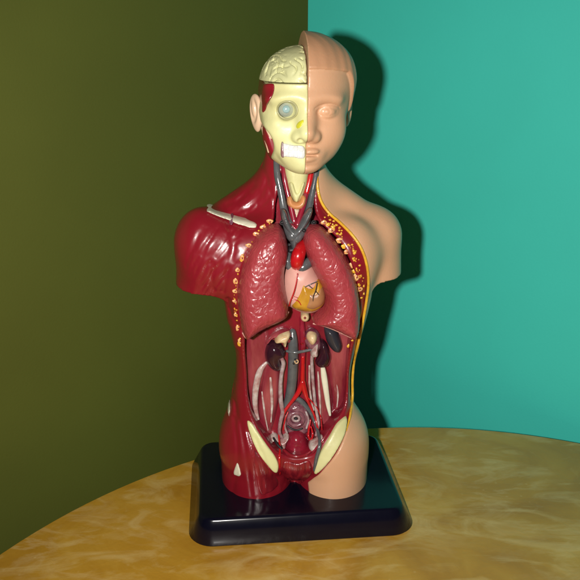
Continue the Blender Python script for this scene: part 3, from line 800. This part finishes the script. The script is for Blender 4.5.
# fat pads and adrenal glands over the kidneys
organ('fat_pad', [(265, 342), (271, 334), (280, 328.5), (288, 328.5), (292, 334), (290, 342), (283, 340), (274, 337), (268, 343)], .0075, .004, M['psoas'], 1.4)
organ('adrenal_gland', [(275, 338), (278, 333.5), (284, 331), (289.5, 331), (290, 335.5), (287.5, 340), (285.5, 346), (283, 344.5), (282, 341.5), (275, 341.5)], .0105, .0045, M['cream'], 5)
organ('fat_pad', [(304, 340), (305.5, 332), (311, 327.5), (317, 330), (320.5, 337), (320, 347), (315, 352), (309, 349)], .0075, .004, M['pinkgray'], 2)
organ('adrenal_gland', [(306, 337), (307.5, 332), (311.5, 330), (316, 332), (317, 337), (314.5, 342), (310, 343)], .0105, .005, M['cream'], 5)
organ('renal_pelvis', [(311.5, 347), (317, 342), (318, 347), (317.5, 354), (311, 355), (310, 351)], .011, .004, M['tendon_glint'], 5)
organ('spleen', [(324, 327.5), (329, 325.5), (335.5, 328), (340, 336), (342, 345), (339, 351), (333.5, 350.5), (328, 344), (325, 336)], .0105, .0075, M['spleen'], 4)
tube_on('ureter', [(281.5, 358, 9, 1.8), (283.5, 364, 8, 2.2), (281.5, 374, 8, 2.0), (280.5, 388, 8, 2.1), (281, 402, 8.5, 2.3), (282.5, 412, 8.5, 2.0), (280.5, 422, 8.5, 1.9), (279.5, 432, 8, 1.7), (283, 440, 7, 1.6)], M['duct'])
tube_on('ureter', [(313, 352, 9, 1.8), (311.8, 360, 8, 1.7), (312.5, 374, 8, 1.7), (313.6, 388, 8, 1.6), (315, 402, 8, 1.6), (316.5, 412, 8, 1.5), (318.5, 424, 8, 1.5), (316, 435, 8, 1.5)], M['duct'])
tube_on('ureter_branch', [(309.5, 366, 5, 1), (309.5, 384, 5, 1.1), (311, 398, 5, 1.1), (313.5, 410, 6, 1)], M['tendon_glint'])
cava = tube_on('lower_vena_cava', [(292.5, 332, 2, 3.6), (293, 341, 4, 4.6), (293.2, 354, 4.4, 5.0), (292.8, 370, 4.4, 5.0), (291.5, 386, 4.4, 5.0), (289, 398, 4.4, 4.4), (285.5, 408, 4.4, 3.2), (282, 418, 4, 2.4)], M['vein'], seg=16)
for (a, b, r) in [(291, 338.5, 1.5), (295.3, 359.6, 1.2), (293.8, 363.5, 1.2)]:
    tube_on('vein_bore', [(a, b, 8.6, r), (a, b, 9.9, r*.95)], M['hole'], cava, n=2)
tube_on('vessel_rim', [(296.5+1.7*math.cos(k*.785), 361.6+1.7*math.sin(k*.785), 9.6, .6) for k in range(8)], M['cream'], cava, close=True, n=3)
tube_on('renal_vein', [(287, 351, 5, 1.4), (294, 352.5, 8.5, 1.6), (302, 351.5, 8.2, 1.5), (309, 350, 8, 1.4), (315, 349, 8, 1.2)], M['vein'])
ao2 = tube_on('aorta', [(302, 318, 2, 2.4), (302.5, 334, 3.4, 2.8), (303, 346, 3.8, 3.0), (302.6, 362, 4, 2.9), (302.4, 378, 4, 2.9), (302.4, 389, 4.4, 2.6)], M['dark_artery'], seg=14)
tube_on('aorta_front', [(303, 357, 5.6, 1.9), (302.8, 366, 5.8, 2.0), (302.5, 379, 6, 2.3), (302.5, 388, 6, 2.2)], M['artery'], ao2)
for (a, b) in [(301.5, 344, ), (304.5, 339), (303, 349.5)]:
    tube_on('artery_stub', [(a, b, 5, 1.2), (a+.6, b-.6, 8.2, 1.1)], M['artery'], ao2, n=2)
    tube_on('artery_bore', [(a+.6, b-.6, 8.9, .6), (a+.6, b-.6, 9.6, .5)], M['hole'], ao2, n=2)
tube_on('iliac_artery', [(302.4, 382, 6, 2.8), (298, 393, 6.8, 2.5), (291, 402.5, 7.6, 1.8), (285, 411, 8, 1.6), (282, 420, 7, 1.2), (279, 434, 7.5, 1), (280, 448, 5, 1.1), (279.5, 460, 2.2, 1.2), (280, 474, .8, 1.0)], M['artery'])
tube_on('iliac_artery', [(302.6, 382, 6, 2.9), (305, 392, 6.6, 2.7), (308, 401, 6.4, 1.7), (312, 410, 7, 1.3), (315.5, 419, 7, 1.1), (318.5, 432, 7, 1), (320, 441, 5, .9)], M['artery'])
tube_on('iliac_vein', [(294, 397, 3.6, 2.6), (301, 401, 4.4, 2.8), (306, 406.5, 5, 2.5), (311, 413, 5.5, 2.2), (315, 423, 5.5, 1.8), (319, 436, 6, 1.6), (319.5, 446, 4.5, 1.7), (316.5, 458, 2.4, 1.9), (314.5, 470, 1, 1.6)], M['vein'])
# pelvis
organ('bowel_bed', [(288, 405), (296, 401), (305, 404), (310, 414), (310, 427), (304, 433), (294, 434), (286, 430), (284, 419)], .0075, .006, M['pinkgray'], 0)
bw = tube_on('bowel_ring', [(296+7.2*math.cos(k*math.pi/5), 419+6.4*math.sin(k*math.pi/5), 8.2, 2.2) for k in range(10)], M['pinkgray'], close=True, n=4)
tube_on('bowel_fold', [(296+3.4*math.cos(k*math.pi/4), 418.4+2.6*math.sin(k*math.pi/4), 9.4, 1.2) for k in range(8)], M['duct'], bw, close=True, n=4)
tube_on('bowel_bore', [(296, 418.4, 6.8, 1.8), (296, 418.4, 8.6, 1.6)], M['hole'], bw, n=2)
tube_on('bowel_crease', [(287.5, 426, 9, .8), (292, 429, 10, 1.0), (297, 430, 10, 1.0), (302, 428.5, 10, .8)], M['hole'], bw)
organ('bladder', [(296, 428.5), (303, 431), (307.5, 438), (307.5, 446), (303, 452), (296, 454), (289, 452), (285.5, 446), (286, 438), (289.5, 431)], .0135, .0095, M['dark_artery'], 1)
tube_on('bladder_rim', [(284, 450, 5.5, 1.4), (290, 455, 5, 1.7), (297, 456.5, 5, 1.8), (305, 455, 5, 1.6), (311, 451, 5.5, 1.3)], M['muscle'])
organ('seminal_duct', [(270, 435.5), (275, 433.5), (281, 436.5), (287, 433), (289, 435), (286.5, 440), (285, 446), (282, 446), (279, 441), (275, 438), (271, 438.5)], .011, .0035, M['tendon_glint'], 2.5)
organ('seminal_duct', [(323.5, 436), (319, 435.5), (315, 439.5), (309.5, 442), (308.5, 446.5), (312, 448), (317, 444), (320, 440), (323.5, 438.5)], .011, .0035, M['tendon_glint'], 2.5)
tube_on('dark_fold', [(273.5, 438, 8.6, .9), (277, 444, 9.6, 1.2), (281, 448.5, 9, 1.0)], M['hole'])
tube_on('red_vessel', [(310.5, 420, 7, .9), (309, 428, 8.5, 1.1), (308.5, 436, 9, 1.2), (311, 440, 9, 1.0), (312.8, 434, 9, 1), (311, 427, 8.5, .9)], M['artery'])
tube_on('red_vessel', [(288, 412, 8, .7), (285, 420, 9.5, .8), (283.5, 430, 10, .8)], M['artery'])
tube_on('red_vessel', [(307.5, 397, 7, .6), (312, 402, 8, .7), (317, 408, 9, .6), (321, 418, 8, .6), (322, 430, 7, .5)], M['artery'])
tube_on('gray_duct', [(286, 416, 8, 1.0), (284.5, 425, 9.4, 1.2), (287, 433, 10, 1.1)], M['duct'])
tube_on('gray_duct', [(306, 412, 8, 1.0), (308.5, 420, 9, 1.2), (306.5, 428, 9.6, 1.0)], M['duct'])
tube_on('side_artery', [(328.5, 431, 3, 1.0), (322, 441, 3.4, 1.1), (313, 452, 4, 1.2)], M['dark_artery'])
# ------------------------------------------------------------------ table and walls
def disc(name, c, r, z0, z1, bev, material, parent=None, seg=160, smooth=True):
    prof = [(r-bev, z0), (r, z0+bev), (r, z1-bev)] + [(r-bev+bev*math.cos(k*math.pi/8), z1-bev+bev*math.sin(k*math.pi/8)) for k in range(1, 5)]
    V = []; F = []
    for q, z in prof:
        for k in range(seg):
            a = 2*math.pi*k/seg; V.append((c[0]+q*math.cos(a), c[1]+q*math.sin(a), z))
    for i in range(len(prof)-1):
        for k in range(seg): F.append((i*seg+k, i*seg+(k+1) % seg, (i+1)*seg+(k+1) % seg, (i+1)*seg+k))
    F.append(tuple(range(seg))[::-1]); F.append(tuple((len(prof)-1)*seg+k for k in range(seg)))
    return mesh_obj(name, V, F, material, parent, smooth)
TC = (.145, -.353); TR = .492
tbl = bpy.data.objects.new('round_table', None); COL.objects.link(tbl); tbl.location = (TC[0], TC[1], -.72)
tag(tbl, 'round amber table with pale marbled swirls under the model', 'table')
disc('table_rim', (0, 0), TR, .692, .7175, .0025, M['table_edge'], tbl)
disc('tabletop', (0, 0), TR-.0015, .7176, .72, .0008, M['table'], tbl, smooth=False)
def wall(name, a, b, z0, z1, th, material, label):
    a = np.array(a); b = np.array(b); d = (b-a)/np.linalg.norm(b-a); n = np.array([d[1], -d[0]])
    if n@(np.array([0, -.7])-a) < 0: n = -n
    c, e = a-n*th, b-n*th
    P = [a, b, e, c]
    V = [(*p, z0) for p in P]+[(*p, z1) for p in P]
    F = [(0, 1, 5, 4), (1, 2, 6, 5), (2, 3, 7, 6), (3, 0, 4, 7), (4, 5, 6, 7), (3, 2, 1, 0)]
    o = mesh_obj(name, V, F, material, None, False)
    bm = bmesh.new(); bm.from_mesh(o.data); bmesh.ops.recalc_face_normals(bm, faces=bm.faces); bm.to_mesh(o.data); bm.free()
    return tag(o, label, 'wall', 'structure')
K0 = np.array([.0185, .41]); AW = R(40)
dr = np.array([math.cos(AW), -math.sin(AW)]); dl = np.array([-math.sin(AW), -math.cos(AW)])
wall('right_wall', K0+dl*.0, K0+dr*1.25, -.72, 1.5, .08, M['teal'], 'smooth teal painted wall on the right behind the model')
wall('left_wall', K0-dr*.0, K0+dl*1.15, -.72, 1.5, .08, M['olive'], 'dark olive green painted wall left of the corner')

# ------------------------------------------------------------------ light: the camera's flash and a little room light
w = bpy.data.worlds.new('World'); SC.world = w; w.use_nodes = True
w.node_tree.nodes['Background'].inputs[0].default_value = (.8, .9, 1, 1)
w.node_tree.nodes['Background'].inputs[1].default_value = .02
fl_ = bpy.data.lights.new('flash', 'SPOT'); fl_.spot_size = R(110); fl_.spot_blend = 1; fl_.energy = 27; fl_.shadow_soft_size = .012; fl_.color = (1, .965, .9)
fo = bpy.data.objects.new('flash', fl_); COL.objects.link(fo); fo.location = (CAMX-.076, -CAMD-.005, CAMH+.002)

from mathutils import Vector
fo.rotation_euler = (Vector((.02, .0, .25))-fo.location).to_track_quat('-Z', 'Y').to_euler()
SC.view_settings.view_transform = 'Standard'; SC.view_settings.look = 'None'
SC.view_settings.exposure = 0; SC.view_settings.gamma = 1
SC.render.engine = 'CYCLES'
SC.cycles.use_denoising = True
SC.cycles.max_bounces = 6; SC.cycles.diffuse_bounces = 2
